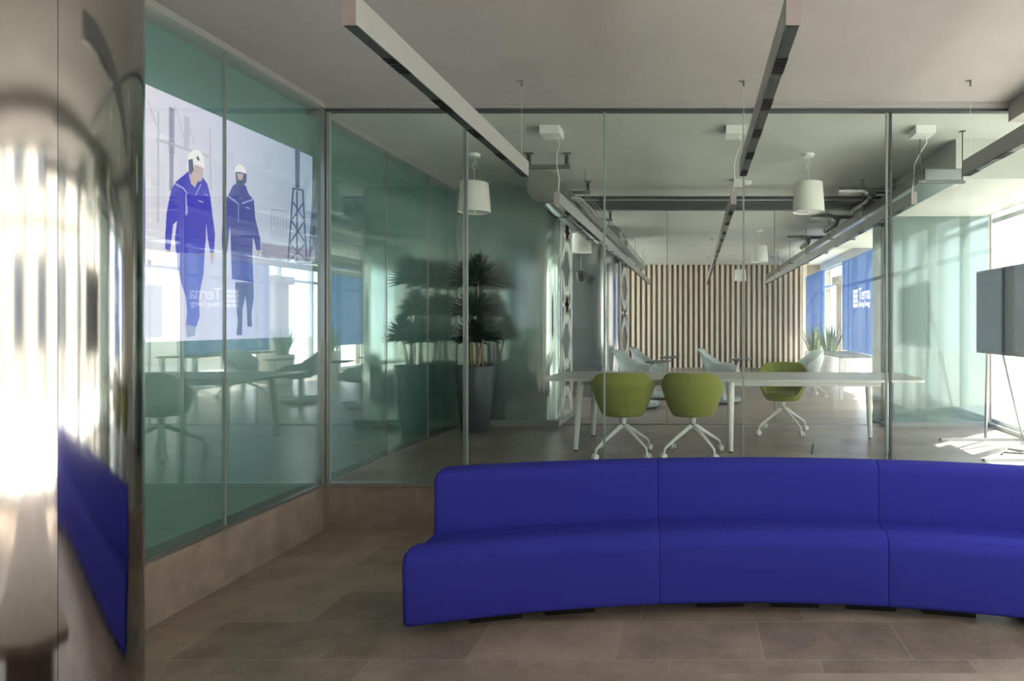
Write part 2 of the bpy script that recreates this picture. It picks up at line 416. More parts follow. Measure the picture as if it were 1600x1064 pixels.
for wy0, wy1, nn, lb in ((9.0, 11.1, 2, 'hall window added for daylight between the two steel cores'), (13.1, YE, 5, 'unseen window band added to light the hall behind the dark steel core')):  # windows added out of view to brighten the hall and the steel reflections
    wn += 1
    f = MB()
    for k in range(nn + 1):
        y = wy0 + (wy1 - wy0) * k / nn
        f.box(XH - 0.15, XH - 0.05, max(wy0, y - 0.03), min(wy1, y + 0.03), FZ + 0.1, 3.2)
    f.box(XH - 0.15, XH - 0.05, wy0, wy1, FZ + 0.1, FZ + 0.15).box(XH - 0.15, XH - 0.05, wy0, wy1, 3.15, 3.2)
    o = struct(f.done('window_%d' % wn, M['frame_white']), lb, 'window')
    MB().box(XH - 0.105, XH - 0.095, wy0, wy1, FZ + 0.12, 3.18).done('pane', M['glass_facade'], o)

def lattice(x, y0, y1, z0, z1, label):
    b = MB(); wd = 0.085; n = 3
    h = (z1 - z0) / n; ym = (y0 + y1) / 2
    for k in range(n):
        za, zb = z0 + k * h, z0 + (k + 1) * h
        b.bar((x, y0, za), (x, y1, zb), wd, 0.02); b.bar((x, y1, za), (x, y0, zb), wd, 0.02)
        zc = (za + zb) / 2
        b.prism([(x - 0.01, ym, zc - 0.26), (x - 0.01, ym + 0.17, zc), (x - 0.01, ym, zc + 0.26), (x - 0.01, ym - 0.17, zc)], (0.02, 0, 0))
        b.bar((x, y0, zc), (x, y1, zc), 0.05, 0.02)
    b.bar((x, y0, z0), (x, y0, z1), 0.05, 0.02); b.bar((x, y1, z0), (x, y1, z1), 0.05, 0.02)
    tag(b.done('steel_lattice', M['lattice']), label, 'lattice')
lattice(-1.735, 8.32, 9.03, FZ + 0.075, 3.39, 'white crossed lattice panel standing behind the left steel core')
lattice(-1.34, 11.6, 12.9, FZ + 0.05, 3.30, 'white crossed lattice panel on the dark core further back')

# second glass partition between the cores
struct(MB().box(-1.73, 2.42, 8.18, 8.30, 3.13, 3.24).box(-1.735, 2.42, 8.20, 8.28, 3.27, 3.30).done('trim_9', M['frame_dark']), 'dark header rail across the hall opening', 'trim')
struct(MB().box(-1.735, 2.42, 8.21, 8.27, FZ - 0.005, FZ + 0.012).done('trim_10', M['alu']), 'metal floor track across the hall opening', 'trim')
for i, (a, b) in enumerate(((-1.70, -0.35), (-0.35, 1.03), (1.03, 2.40))):
    pane(a + 0.003, b - 0.003, 8.235, 8.247, FZ + 0.012, 3.13, 'second glass partition panel between the steel cores, ' + ['left one', 'middle one', 'right one'][i], M['glass_far'], 'x', M['glass_joint'], 0.004)

# slatted end wall
struct(MB().box(-4.6, XR + 0.3, YE, YE + 0.2, FZ, CZ2).done('wall_end', M['slat_back']), 'taupe end wall of the hall', 'wall')
sl = thing('slatted_wall_panel', 'whitewashed vertical slat panel covering the far end wall', 'wall panel', (0, YE, FZ))
x = -2.45; k = 0
while x < 3.16:
    MB().box(x, x + 0.075, -0.14, -0.0, 0.0, CZ2 - FZ - 0.005).done('slat', M['slat'], sl); x += 0.1541; k += 1
MB().box(3.16, 3.28, -0.17, -0.0, 0, CZ2 - FZ - 0.005).done('edge_post', M['slat'], sl)

# ------------------------------------------------------------------ steel column in front
cx, cy, cr = -2.30, 1.99, 0.45
colo = thing('steel_column', 'large polished stainless steel round column left of the glass wall', 'column', (cx, cy, 0))
a0 = math.atan2(-cy, -cx)      # direction towards the camera
def arc_shell(r, a, b, z0, z1, seg=96):
    m = MB(); pts = [(a + (b - a) * k / seg) for k in range(seg + 1)]
    lo = [m.b.verts.new((r * math.cos(t), r * math.sin(t), z0)) for t in pts]
    hi = [m.b.verts.new((r * math.cos(t), r * math.sin(t), z1)) for t in pts]
    lo2 = [m.b.verts.new(((r - .02) * math.cos(t), (r - .02) * math.sin(t), z0)) for t in pts]
    hi2 = [m.b.verts.new(((r - .02) * math.cos(t), (r - .02) * math.sin(t), z1)) for t in pts]
    for i in range(seg):
        m.b.faces.new((lo[i], lo[i + 1], hi[i + 1], hi[i])).smooth = True
        m.b.faces.new((lo2[i + 1], lo2[i], hi2[i], hi2[i + 1]))
        m.b.faces.new((hi[i], hi[i + 1], hi2[i + 1], hi2[i])); m.b.faces.new((lo[i + 1], lo[i], lo2[i], lo2[i + 1]))
    m.b.faces.new((lo[0], hi[0], hi2[0], lo2[0])); m.b.faces.new((lo[-1], lo2[-1], hi2[-1], hi[-1]))
    return m
seam = a0 + 0.455
for s0 in (seam, seam + PI):
    arc_shell(cr, s0 + 0.0015, s0 + PI - 0.0015, 0.0, CZ - 0.001).done('cladding_shell', M['steel_col'], colo)
MB().lathe([(cr - 0.03, 0), (cr - 0.03, CZ - 0.002)], 64, cap0=True, cap1=True).done('core', M['black'], colo)

# ------------------------------------------------------------------ wall picture (projected image behind the left glass)
SX = XL - 0.06
def scr(px, py, off=0.0):
    Y = (-SX) / ((1085 - px) / 1000)
    return Vector((SX + off, Y, EYE - (py - 505) / 1000 * Y))
def c3(x, y): return scr(230 + x / 2.8, 180 + y / 2.8)
def flat_poly(mb, pts, lay, mi, conv=c3):
    vs = [mb.b.verts.new(conv(*p) + Vector((0.0012 * lay, 0, 0))) for p in pts]
    f = mb.b.faces.new(vs); f.material_index = mi
pic = thing('display_screen', 'large wall display behind the left glass showing two workers in blue walking', 'screen', (0, 0, 0))
m_, n_, l_, p_ = new_mat('lavender_white_picture')
e_ = n_.new('ShaderNodeEmission'); gr = n_.new('ShaderNodeTexCoord'); sp = n_.new('ShaderNodeSeparateXYZ'); mr = n_.new('ShaderNodeMapRange'); rp = n_.new('ShaderNodeValToRGB')
mr.inputs['From Min'].default_value = 3.4; mr.inputs['From Max'].default_value = 5.2
rp.color_ramp.elements[0].color = srgb(226, 218, 226); rp.color_ramp.elements[1].color = srgb(142, 166, 184)
el = rp.color_ramp.elements.new(0.45); el.color = srgb(200, 202, 222)
l_.new(gr.outputs['Object'], sp.inputs[0]); l_.new(sp.outputs['Y'], mr.inputs[0]); l_.new(mr.outputs[0], rp.inputs[0]); l_.new(rp.outputs[0], e_.inputs[0])
e_.inputs[1].default_value = 0.95
l_.new(e_.outputs[0], n_['Material Output'].inputs[0]); M['pic'] = m_
zt, zb = 3.0, 1.565
MB().box(SX - 0.03, SX, 1.9, 5.11, zb, zt).done('picture_panel', M['pic'], pic)
pm = [emit('pic_blue', srgb(70, 66, 178)), emit('pic_blue_dark', srgb(78, 84, 150)), emit('pic_white', srgb(232, 228, 226)), emit('pic_skin', srgb(188, 168, 170)),
      emit('pic_grey', srgb(150, 148, 168)), emit('pic_grey_light', srgb(188, 184, 198)), emit('pic_navy', srgb(86, 96, 128)), emit('pic_trouser', srgb(104, 112, 184)), emit('pic_boot', srgb(150, 160, 176)), emit('pic_stripe', srgb(160, 166, 214))]
g = MB()
J1 = [(160, 262), (178, 245), (205, 262), (245, 275), (262, 300), (275, 350), (284, 430), (296, 520), (292, 600), (275, 602), (264, 540), (257, 470), (256, 540), (250, 605), (125, 602), (120, 540), (130, 462), (112, 480), (104, 560), (99, 592), (77, 585), (78, 530), (84, 425), (95, 370), (105, 325), (125, 290)]
flat_poly(g, J1, 1, 0)
flat_poly(g, [(128, 602), (250, 605), (246, 690), (232, 760), (225, 800), (229, 880), (214, 925), (168, 915), (174, 860), (166, 790), (148, 735), (132, 660)], 1, 7)
flat_poly(g, [(168, 915), (214, 925), (208, 966), (172, 972)], 1, 8)
flat_poly(g, [(184, 240), (205, 215), (243, 232), (243, 262), (236, 288), (218, 292), (208, 316), (190, 300), (182, 262)], 2, 3)
flat_poly(g, [(172, 232), (174, 190), (184, 164), (205, 149), (228, 156), (244, 180), (249, 232), (226, 220), (206, 214), (196, 246), (182, 250)], 3, 2)
flat_poly(g, [(176, 196), (196, 190), (200, 240), (186, 262), (178, 240)], 4, 6)
flat_poly(g, [(210, 188), (218, 176), (226, 192), (222, 202)], 4, 6)
flat_poly(g, [(80, 588), (101, 592), (100, 612), (84, 606)], 2, 3)
flat_poly(g, [(275, 602), (292, 602), (288, 640), (276, 660)], 2, 3)
for q in ([(122, 296), (160, 318), (176, 344), (172, 346), (156, 324), (118, 302)], [(165, 345), (170, 345), (176, 430), (166, 442)], [(222, 370), (244, 378), (244, 384), (222, 376)],
          [(232, 300), (236, 302), (212, 350), (208, 350)], [(248, 340), (266, 352), (266, 356), (248, 344)]): flat_poly(g, q, 2, 9)
g.done('pictured_worker', pm, pic)
g = MB()
J2 = [(356, 345), (372, 312), (384, 300), (430, 306), (442, 342), (466, 372), (472, 450), (494, 540), (496, 590), (478, 592), (462, 530), (459, 600), (464, 732), (370, 716), (366, 600), (362, 480), (353, 560), (348, 608), (328, 600), (325, 540), (330, 430), (338, 378)]
flat_poly(g, J2, 1, 1)
flat_poly(g, [(384, 730), (464, 732), (466, 800), (456, 860), (458, 925), (438, 925), (436, 860), (430, 790), (416, 850), (414, 962), (390, 962), (396, 900), (386, 820)], 1, 6)
flat_poly(g, [(384, 246), (434, 256), (433, 292), (420, 306), (396, 318), (388, 296)], 2, 6)
flat_poly(g, [(390, 254), (418, 258), (414, 284), (396, 282)], 3, 3)
flat_poly(g, [(379, 250), (384, 226), (398, 213), (416, 219), (426, 238), (428, 256), (404, 244)], 4, 2)
flat_poly(g, [(478, 592), (494, 592), (490, 626), (480, 622)], 2, 3)
flat_poly(g, [(330, 602), (346, 606), (344, 620), (334, 616)], 2, 3)
for q in ([(356, 352), (400, 386), (400, 392), (352, 358)], [(462, 372), (412, 390), (412, 384), (460, 366)], [(396, 392), (399, 392), (399, 470), (396, 470)], [(430, 400), (448, 406), (448, 411), (430, 405)]): flat_poly(g, q, 2, 9)
g.done('pictured_worker', pm, pic)
g = MB()
def vbar(xa, xb, ya, yb, mi=5): flat_poly(g, [(xa, ya), (xb, ya), (xb, yb), (xa, yb)], 0.5, mi)
flat_poly(g, [(97, -38), (117, -30), (114, 330), (96, 330)], 0.5, 4)
for k in range(18): flat_poly(g, [(93, -30 + k * 11), (121, -24 + k * 11), (121, -19 + k * 11), (93, -25 + k * 11)], 0.7, 4)
flat_poly(g, [(162, 0), (186, 12), (184, 160), (162, 150)], 0.5, 5); flat_poly(g, [(44, -20), (52, -18), (52, 470), (42, 470)], 0.5, 5)
flat_poly(g, [(270, 60), (278, 64), (282, 330), (272, 330)], 0.5, 5); flat_poly(g, [(40, 98), (280, 178), (280, 192), (40, 112)], 0.6, 5)
flat_poly(g, [(0, -60), (4, -64), (50, 60), (46, 64)], 0.5, 5); flat_poly(g, [(120, -40), (124, -42), (164, 110), (160, 112)], 0.5, 5); flat_poly(g, [(184, 60), (188, 58), (210, 130), (206, 132)], 0.5, 5)
for k in range(7): flat_poly(g, [(18 + k * 9, 170 + k * 7), (20 + k * 9, 170 + k * 7), (20 + k * 9, 400), (18 + k * 9, 400)], 0.4, 5)
for k in range(5): flat_poly(g, [(298 + k * 10, 190 + k * 14), (300 + k * 10, 190 + k * 14), (300 + k * 10, 400), (298 + k * 10, 400)], 0.4, 5)
flat_poly(g, [(0, 630), (34, 640), (34, 645), (8, 655), (0, 650)], 0.5, 4)
g.done('pictured_pylons', pm, pic)
g = MB()
flat_poly(g, [(646, 140), (668, 150), (666, 320), (648, 316)], 0.5, 6); flat_poly(g, [(634, 316), (684, 324), (684, 332), (634, 324)], 0.6, 6)
for (p, q) in (((638, 325), (616, 640)), ((680, 328), (698, 640)), ((638, 380), (688, 460)), ((684, 380), (630, 460)), ((630, 460), (694, 560)), ((690, 460), (622, 560)), ((622, 560), (700, 640)), ((694, 560), (618, 640)), ((655, 330), (655, 640)), ((732, 250), (730, 380)), ((724, 380), (708, 640)), ((740, 380), (744, 640)), ((724, 400), (742, 500)), ((740, 400), (716, 500)), ((716, 500), (744, 620)), ((742, 500), (710, 620))):
    g_w = 4
    flat_poly(g, [(p[0] - g_w, p[1]), (p[0] + g_w, p[1] + 1), (q[0] + g_w, q[1] + 1), (q[0] - g_w, q[1])], 0.5 + random.random() * 0.3, 6)
for k in range(6): flat_poly(g, [(542 + k * 13, 412), (545 + k * 13, 412), (545 + k * 13, 530), (542 + k * 13, 530)], 0.5, 4)
flat_poly(g, [(540, 410), (612, 418), (612, 422), (540, 414)], 0.55, 4)
flat_poly(g, [(500, 560), (735, 590), (735, 640), (500, 625)], 0.3, 4)
g.done('pictured_pylons', pm, pic)

# ------------------------------------------------------------------ blue curved sofa
SCX, SCY = 0.30, -2.06
sofa = thing('curved_sofa', 'long curved cobalt blue sofa in front of the glass partition', 'sofa', (0, 0, 0))
def rounded_poly(pts, n=6):
    """pts: (r, z, radius) -> smooth outline"""
    out = []
    N = len(pts)
    for i, (x, y, r) in enumerate(pts):
        p = Vector((x, y)); a = Vector(pts[i - 1][:2]); b = Vector(pts[(i + 1) % N][:2])
        if r <= 0: out.append(p); continue
        da = (a - p).normalized(); db = (b - p).normalized()
        for k in range(n + 1):
            t = k / n
            out.append((1 - t) ** 2 * (p + da * r) + 2 * t * (1 - t) * p + t ** 2 * (p + db * r))
    return out
XE = -1.54
def end_angle(r): return math.asin(max(-0.99, (XE - SCX) / r))
SEAMS = [-0.087, 0.139, 0.365, 0.50]
def sweep(prof, name, gr0=0.045):
    pr = rounded_poly(prof)
    cen = sum(pr, Vector((0, 0))) / len(pr)
    nrm = []
    for i in range(len(pr)):
        t = (pr[(i + 1) % len(pr)] - pr[i - 1]).normalized(); nv = Vector((t.y, -t.x))
        if nv.dot(cen - pr[i]) < 0: nv = -nv
        nrm.append(nv)
    prev = None
    for s in range(4):
        rmid = cen.x
        a_hi = SEAMS[s]
        def ang(r, t):   # t 0..1 within module, first module starts on the X = XE plane
            lo = end_angle(r) if s == 0 else SEAMS[s - 1]
            return lo + (a_hi - lo) * t
        L = rmid * (SEAMS[s] - (end_angle(rmid) if s == 0 else SEAMS[s - 1]))
        st = []
        def ends(rad, rev):
            k = 6
            lst = [((1 - math.cos(j / k * PI / 2)) * rad / L, rad * (1 - math.sin(j / k * PI / 2))) for j in range(k + 1)]
            return [(1 - a, b) for a, b in lst][::-1] if rev else lst
        st = ends(gr0 if s == 0 else 0.006, False) + [(t, 0) for t in [k / 12 for k in range(1, 12)]] + ends(gr0 if s == 3 else 0.006, True)
        m = MB(); rings = []
        for t, ins in st:
            ring = []
            for p, nv in zip(pr, nrm):
                q = p + nv * min(ins, 0.045); a = ang(q.x, t)
                ring.append(m.b.verts.new((SCX + q.x * math.sin(a), SCY + q.x * math.cos(a), q.y)))
            rings.append(ring)
        n = len(pr)
        for i in range(len(rings) - 1):
            for k in range(n):
                m.b.faces.new((rings[i][k], rings[i][(k + 1) % n], rings[i + 1][(k + 1) % n], rings[i + 1][k])).smooth = True
        m.b.faces.new(rings[0]); m.b.faces.new(rings[-1][::-1])
        m.done(name, M['blue'], sofa)
sweep([(5.72, 0.062, 0.035), (5.915, 0.062, 0.02), (5.895, 0.40, 0.02), (5.865, 0.464, 0.022), (5.78, 0.474, 0.045), (5.705, 0.435, 0.06)], 'front_cushion', 0.035)
sweep([(5.90, 0.14, 0.02), (6.13, 0.14, 0.02), (6.13, 0.438, 0.03), (5.91, 0.43, 0.06)], 'seat', 0.03)
sweep([(6.10, 0.20, 0.02), (6.31, 0.20, 0.02), (6.32, 0.795, 0.08), (6.105, 0.79, 0.07)], 'backrest', 0.035)
for a in (-0.245, -0.175, -0.025, 0.05, 0.125, 0.20, 0.29, 0.4):
    m = Matrix.Translation((SCX + 5.93 * math.sin(a), SCY + 5.93 * math.cos(a), 0)) @ Matrix.Rotation(-a, 4, 'Z')
    MB().box(-0.14, 0.14, -0.10, 0.32, 0.0, 0.145, mat=m).done('foot', M['black'], sofa)

# foreground stone table
lt = thing('low_stone_table', 'pale beige stone low table at the bottom edge in front of the sofa', 'table', (0, 0, 0))
MB().box(-0.850, 2.6, 1.25, 2.33, 0.34, 0.40, bev=0.006).done('tabletop', M['stone_top'], lt)
MB().box(-0.55, -0.45, 1.4, 2.15, 0, 0.34).done('leg', M['stone_top'], lt)
MB().box(2.2, 2.3, 1.4, 2.15, 0, 0.34).done('leg', M['stone_top'], lt)

# ------------------------------------------------------------------ linear lights
def linear_light(x, y0, y1, z0, label, n, group, wires, cz, h=0.115, w_=0.052):
    t = thing('linear_light', label, 'ceiling light', (x, y0, z0), 0, group)
    L = y1 - y0
    MB().box(-w_ / 2, w_ / 2, 0.004, L, 0.004, h).done('profile', M['beam'], t)
    MB().box(-w_ / 2, w_ / 2, 0, 0.004, 0, h).done('end_cap', M['beam_end'], t)
    MB().box(-w_ / 2 + 0.003, w_ / 2 - 0.003, 0.01, L - 0.01, 0.0, 0.004).done('diffuser', M['diff'], t)
    for k in range(n):
        yy = L * (k + 0.6) / n
        b = MB(); ll = 0.17
        b.box(-w_ / 2 + 0.001, w_ / 2 - 0.001, yy, yy + ll, -0.001, 0.0035)
        for j in range(5): b.box(-w_ / 2 + 0.004, w_ / 2 - 0.004, yy + ll * (j + 0.5) / 5 - 0.003, yy + ll * (j + 0.5) / 5 + 0.003, -0.003, 0)
        b.done('louvre', M['black'], t)
    for yy in wires:
        MB().tube([(0, yy - y0, h), (0, yy - y0, cz - z0 - 0.02)], 0.0012, 6).done('wire', M['cable'], t)
        MB().tube([(0, yy - y0, cz - z0 - 0.045), (0, yy - y0, cz - z0)], 0.008, 8).tube([(0, yy - y0, cz - z0 - 0.012), (-0.04, yy - y0, cz - z0 - 0.005)], 0.003, 6).done('anchor', M['galv_matt'], t)
    return t
lg = 'slim suspended linear lights'
linear_light(-1.258, 2.33, 4.76, 2.757, 'left of the three silver linear lights hung over the sofa', 5, lg, (4.66,), CZ)
linear_light(0.360, 2.33, 4.74, 2.757, 'middle one of the three silver linear lights hung over the sofa', 5, lg, (4.66,), CZ)
linear_light(2.010, 2.33, 4.74, 2.757, 'right of the three silver linear lights hung over the sofa', 5, lg, (4.66,), CZ)
for x, lab in ((-1.258, 'left long linear light behind the glass, beside the round duct'), (0.36, 'middle long linear light behind the glass'), (2.01, 'right long linear light behind the glass, under the cable tray')):
    t = linear_light(x, 5.85, 18.0, 2.757, lab, 18, 'long linear lights behind the glass', (9.5, 13.0, 16.5), CZ2)
    MB().box(-0.085, 0.085, -0.30, -0.10, CZ2 - 2.757 - 0.07, CZ2 - 2.757).done('ceiling_box', M['white_plastic'], t)
    MB().tube([(0.03, -0.2, 0.563), (0.06, -0.15, 0.52), (0.02, -0.08, 0.44), (0.0, 0.0, 0.36), (0.012, 0.05, 0.24), (0.0, 0.06, 0.115)], 0.005, 8).done('cable', M['cable'], t)

# ------------------------------------------------------------------ pendant lamps
def pendant(x, y, label):
    t = thing('pendant_lamp', label, 'pendant lamp', (x, y, CZ2), 0, 'white drum pendant lamps')
    MB().lathe([(0.0, -0.035), (0.055, -0.03), (0.062, 0.0)], 24, cap1=True).done('canopy', M['white_plastic'], t)
    MB().tube([(0, 0, -0.03), (0.01, 0, -0.08), (-0.015, 0.0, -0.13), (0.0, 0, -0.2), (0, 0, -0.31)], 0.0035, 8).tube(
        [(0.0 + 0.022 * math.cos(q * 0.6), 0, -0.12 + 0.022 * 1.6 * math.sin(q * 0.6)) for q in range(11)], 0.0025, 6).done('cord', M['cable'], t)
    MB().lathe([(0.138, -0.295), (0.140, -0.293), (0.162, -0.592), (0.158, -0.592), (0.136, -0.297)], 48).lathe([(0.0, -0.302), (0.138, -0.302)], 48).done('lamp_shade', M['shade'], t, weld=True)
    MB().lathe([(0.0, -0.582), (0.155, -0.582), (0.157, -0.577)], 48).lathe([(0.0, -0.600), (0.012, -0.596), (0.012, -0.582)], 12).done('diffuser', M['white_plastic'], t)
    return t
p0 = pendant(-2.235, 6.5, 'white drum pendant lamp at the left, in front of the steel wall')
for x, y, lab in ((1.16, 6.5, 'large white drum pendant lamp above the right half of the table'), (1.20, 11.8, 'smaller looking drum pendant lamp further down the hall'),
                  (-1.80, 10.2, 'drum pendant lamp partly hidden behind the lattice panel'), (1.22, 17.0, 'drum pendant lamp farthest away before the slatted wall')):
    dup(p0, None, (x, y, CZ2), None, lab)

# ------------------------------------------------------------------ round duct, brackets, cable tray
dt = thing('round_duct', 'round grey air duct with flat end cap hanging behind the glass', 'air duct', (-1.53, 6.5, 3.06))
MB().tube([(0, 0.012, 0), (0, 3.4, 0)], 0.165, 40, cap=False).done('duct_pipe', M['galv'], dt)
MB().tube([(0, 0, 0), (0, 0.012, 0)], 0.172, 40).done('end_cap', M['duct_cap'], dt)
for k in range(3):
    m = MB(); m.tube([(0, 1.0 * (k + 0.9), 0), (0, 1.0 * (k + 0.9) + 0.03, 0)], 0.171, 40); m.done('joint_ring', M['galv_matt'], dt)
def bracket(y, label):
    t = thing('duct_bracket', label, 'bracket', (-1.53, y, CZ2), 0, 'slotted steel hanging brackets of the round duct')
    MB().box(-0.16, -0.12, -0.02, 0.02, -0.12, 0).box(-0.185, -0.095, -0.03, 0.03, -0.004, 0).done('hanger', M['galv_matt'], t)
    MB().box(0.22, 0.26, -0.02, 0.02, -0.12, 0).box(0.195, 0.285, -0.03, 0.03, -0.004, 0).done('hanger', M['galv_matt'], t)
    MB().box(-0.17, 0.27, -0.02, 0.02, -0.155, -0.12).done('crossbar', M['galv_matt'], t)
    MB().box(-0.146, -0.134, -0.021, -0.0195, -0.11, -0.03).done('slot', M['black'], t)
    MB().box(0.234, 0.246, -0.021, -0.0195, -0.11, -0.03).done('slot', M['black'], t)
    return t
bracket(6.47, 'slotted duct bracket over the end cap of the round duct')
for k, y in enumerate((7.75, 8.9, 9.8)): bracket(y, 'slotted duct bracket, %s one down the round duct' % ['second', 'third', 'fourth'][k])
ct = thing('wire_cable_tray', 'wire mesh cable tray running along the round duct', 'cable tray', (-1.24, 6.75, 2.98))
m = MB()
for xx, zz in ((-0.08, 0), (-0.03, 0), (0.03, 0), (0.08, 0), (0.08, 0.05), (0.08, 0.1), (-0.08, 0.05), (-0.08, 0.1)):
    m.tube([(xx, 0, zz), (xx, 9.2, zz)], 0.003, 6)
for k in range(92):
    y = k * 0.1
    m.tube([(-0.08, y, 0.1), (-0.08, y, 0), (0.08, y, 0), (0.08, y, 0.1)], 0.0025, 5)
m.done('wire_mesh', M['galv_matt'], ct)
for k in range(5):
    MB().tube([(0.02, 0.4 + 2 * k, 0.0), (0.02, 0.4 + 2 * k, CZ2 - 2.98)], 0.004, 8).done('hanger_rod', M['galv_matt'], ct)
m = MB()
for q in range(5):
    m.tube([(-0.05 + 0.024 * q + 0.006 * math.sin(k * 1.3 + q), k * 0.33, 0.014 + 0.004 * math.sin(k + q)) for k in range(28)], 0.009, 6)
m.done('cable_bundle', M['cable'], ct)

# right metal tray with threaded rods
rt = thing('metal_cable_tray', 'flat closed metal cable tray hung on rods at the right behind the glass', 'cable tray', (2.21, 5.68, 2.945))
MB().box(-0.17, 0.17, 0, 12.6, 0, 0.008).box(-0.17, -0.162, 0, 12.6, 0.008, 0.09).box(0.162, 0.17, 0, 12.6, 0.008, 0.09).box(-0.17, 0.17, 0, 0.006, 0.008, 0.09).done('channel', M['galv'], rt)
MB().box(-0.17, 0.17, 0, 12.6, 0.09, 0.098).done('cover', M['galv_matt'], rt)
for k in range(7):
    y = 0.05 + 1.95 * k
    for xx in (-0.19, 0.19):
        MB().tube([(xx, y, -0.02), (xx, y, CZ2 - 2.945 if xx < 0.2 else 0.4)], 0.006, 8).lathe([(0.03, CZ2 - 2.945 - 0.004), (0.03, CZ2 - 2.945)], 12, (xx, y, 0), cap0=True).done('hanger_rod', M['galv_matt'], rt)
    MB().box(-0.21, 0.21, y - 0.015, y + 0.015, -0.022, 0.0).done('support_bar', M['galv_matt'], rt)
# small air ducts and pipes above that tray
for k, (y, lab) in enumerate(((7.2, 'first'), (9.0, 'second'), (11.2, 'third'))):
    m = MB()
    m.tube([(1.62, y, 3.16), (1.9, y, 3.17), (2.0, y + 0.02, 3.14), (2.05, y + 0.3, 3.12), (2.05, y + 1.0, 3.12)], 0.045, 14)
    m.tube([(1.75, y + 0.2, 3.20), (2.3, y + 0.2, 3.20)], 0.03, 12)
    tag(m.done('ceiling_pipe', M['galv']), 'bent metal pipe above the right cable tray, %s from the glass' % lab, 'pipe', 'bent pipes above the right tray')

# small ceiling things
def ceil_dome(x, y, lab):
    tag(MB().lathe([(0.0, -0.045), (0.03, -0.042), (0.048, -0.03), (0.052, -0.012), (0.06, -0.01), (0.06, 0)], 24, (x, y, CZ2), cap1=True).done('smoke_detector', M['white_plastic'], weld=True), lab, 'smoke detector')
ceil_dome(0.64, 7.75, 'white smoke detector near the end of the middle light')
ceil_dome(0.44, 9.4, 'small smoke detector beyond the header rail')
tag(MB().box(0.46, 0.60, 7.6, 7.72, CZ2 - 0.08, CZ2, bev=0.004).done('junction_box', M['white_plastic']), 'white ceiling junction box beside the smoke detector', 'box')
cc = thing('security_camera', 'black dome security camera below the hidden drum lamp', 'camera', (-1.89, 10.65, 2.46))
MB().tube([(0, 0, 0.06), (0, 0, CZ2 - 2.46)], 0.010, 10).done('drop_pole', M['galv_matt'], cc)
MB().lathe([(0.03, 0.08), (0.05, 0.06), (0.09, 0.05), (0.09, 0.0), (0.08, -0.01)], 24, cap0=True, cap1=True).done('housing', M['black'], cc)
MB().lathe([(0.075, -0.005), (0.07, -0.05), (0.045, -0.09), (0.005, -0.10)], 24, cap1=True).done('dome', M['black'], cc)

# ------------------------------------------------------------------ meeting table
tb = thing('meeting_table', 'long pale grey meeting table on white tapered legs', 'table', (0.385, 6.84, FZ), math.radians(-2.8))
m = MB()
out = rounded_poly([(-1.93, -0.47, 0.12), (1.93, -0.47, 0.12), (1.93, 0.53, 0.12), (-1.93, 0.53, 0.12)])
m.prism([(p.x, p.y, 0.714) for p in out], (0, 0, 0.026)); m.done('tabletop', M['table_top'], tb)
MB().box(-1.6, 1.6, -0.36, -0.31, 0.665, 0.712).box(-1.6, 1.6, 0.36, 0.41, 0.665, 0.712).box(-1.6, -1.55, -0.36, 0.41, 0.665, 0.712).box(1.55, 1.6, -0.36, 0.41, 0.665, 0.712).box(-0.03, 0.03, -0.36, 0.41, 0.665, 0.712).done('underframe', M['white_metal'], tb)
for lx in (-1.57, 0.0, 1.57):
    for ly, sgn in ((-0.35, -1), (0.42, 1)):
        lg_ = MB().tube([(lx * 0.985, ly, 0.712), (lx * 0.985, ly, 0.69), (lx * 1.005, ly + sgn * 0.045, 0.012)], [0.040, 0.040, 0.024], 20).done('leg', M['white_metal'], tb)
        MB().tube([(lx * 1.005, ly + sgn * 0.045, 0.012), (lx * 1.005, ly + sgn * 0.045, 0.0)], 0.020, 16).done('foot_cap', M['black'], lg_)

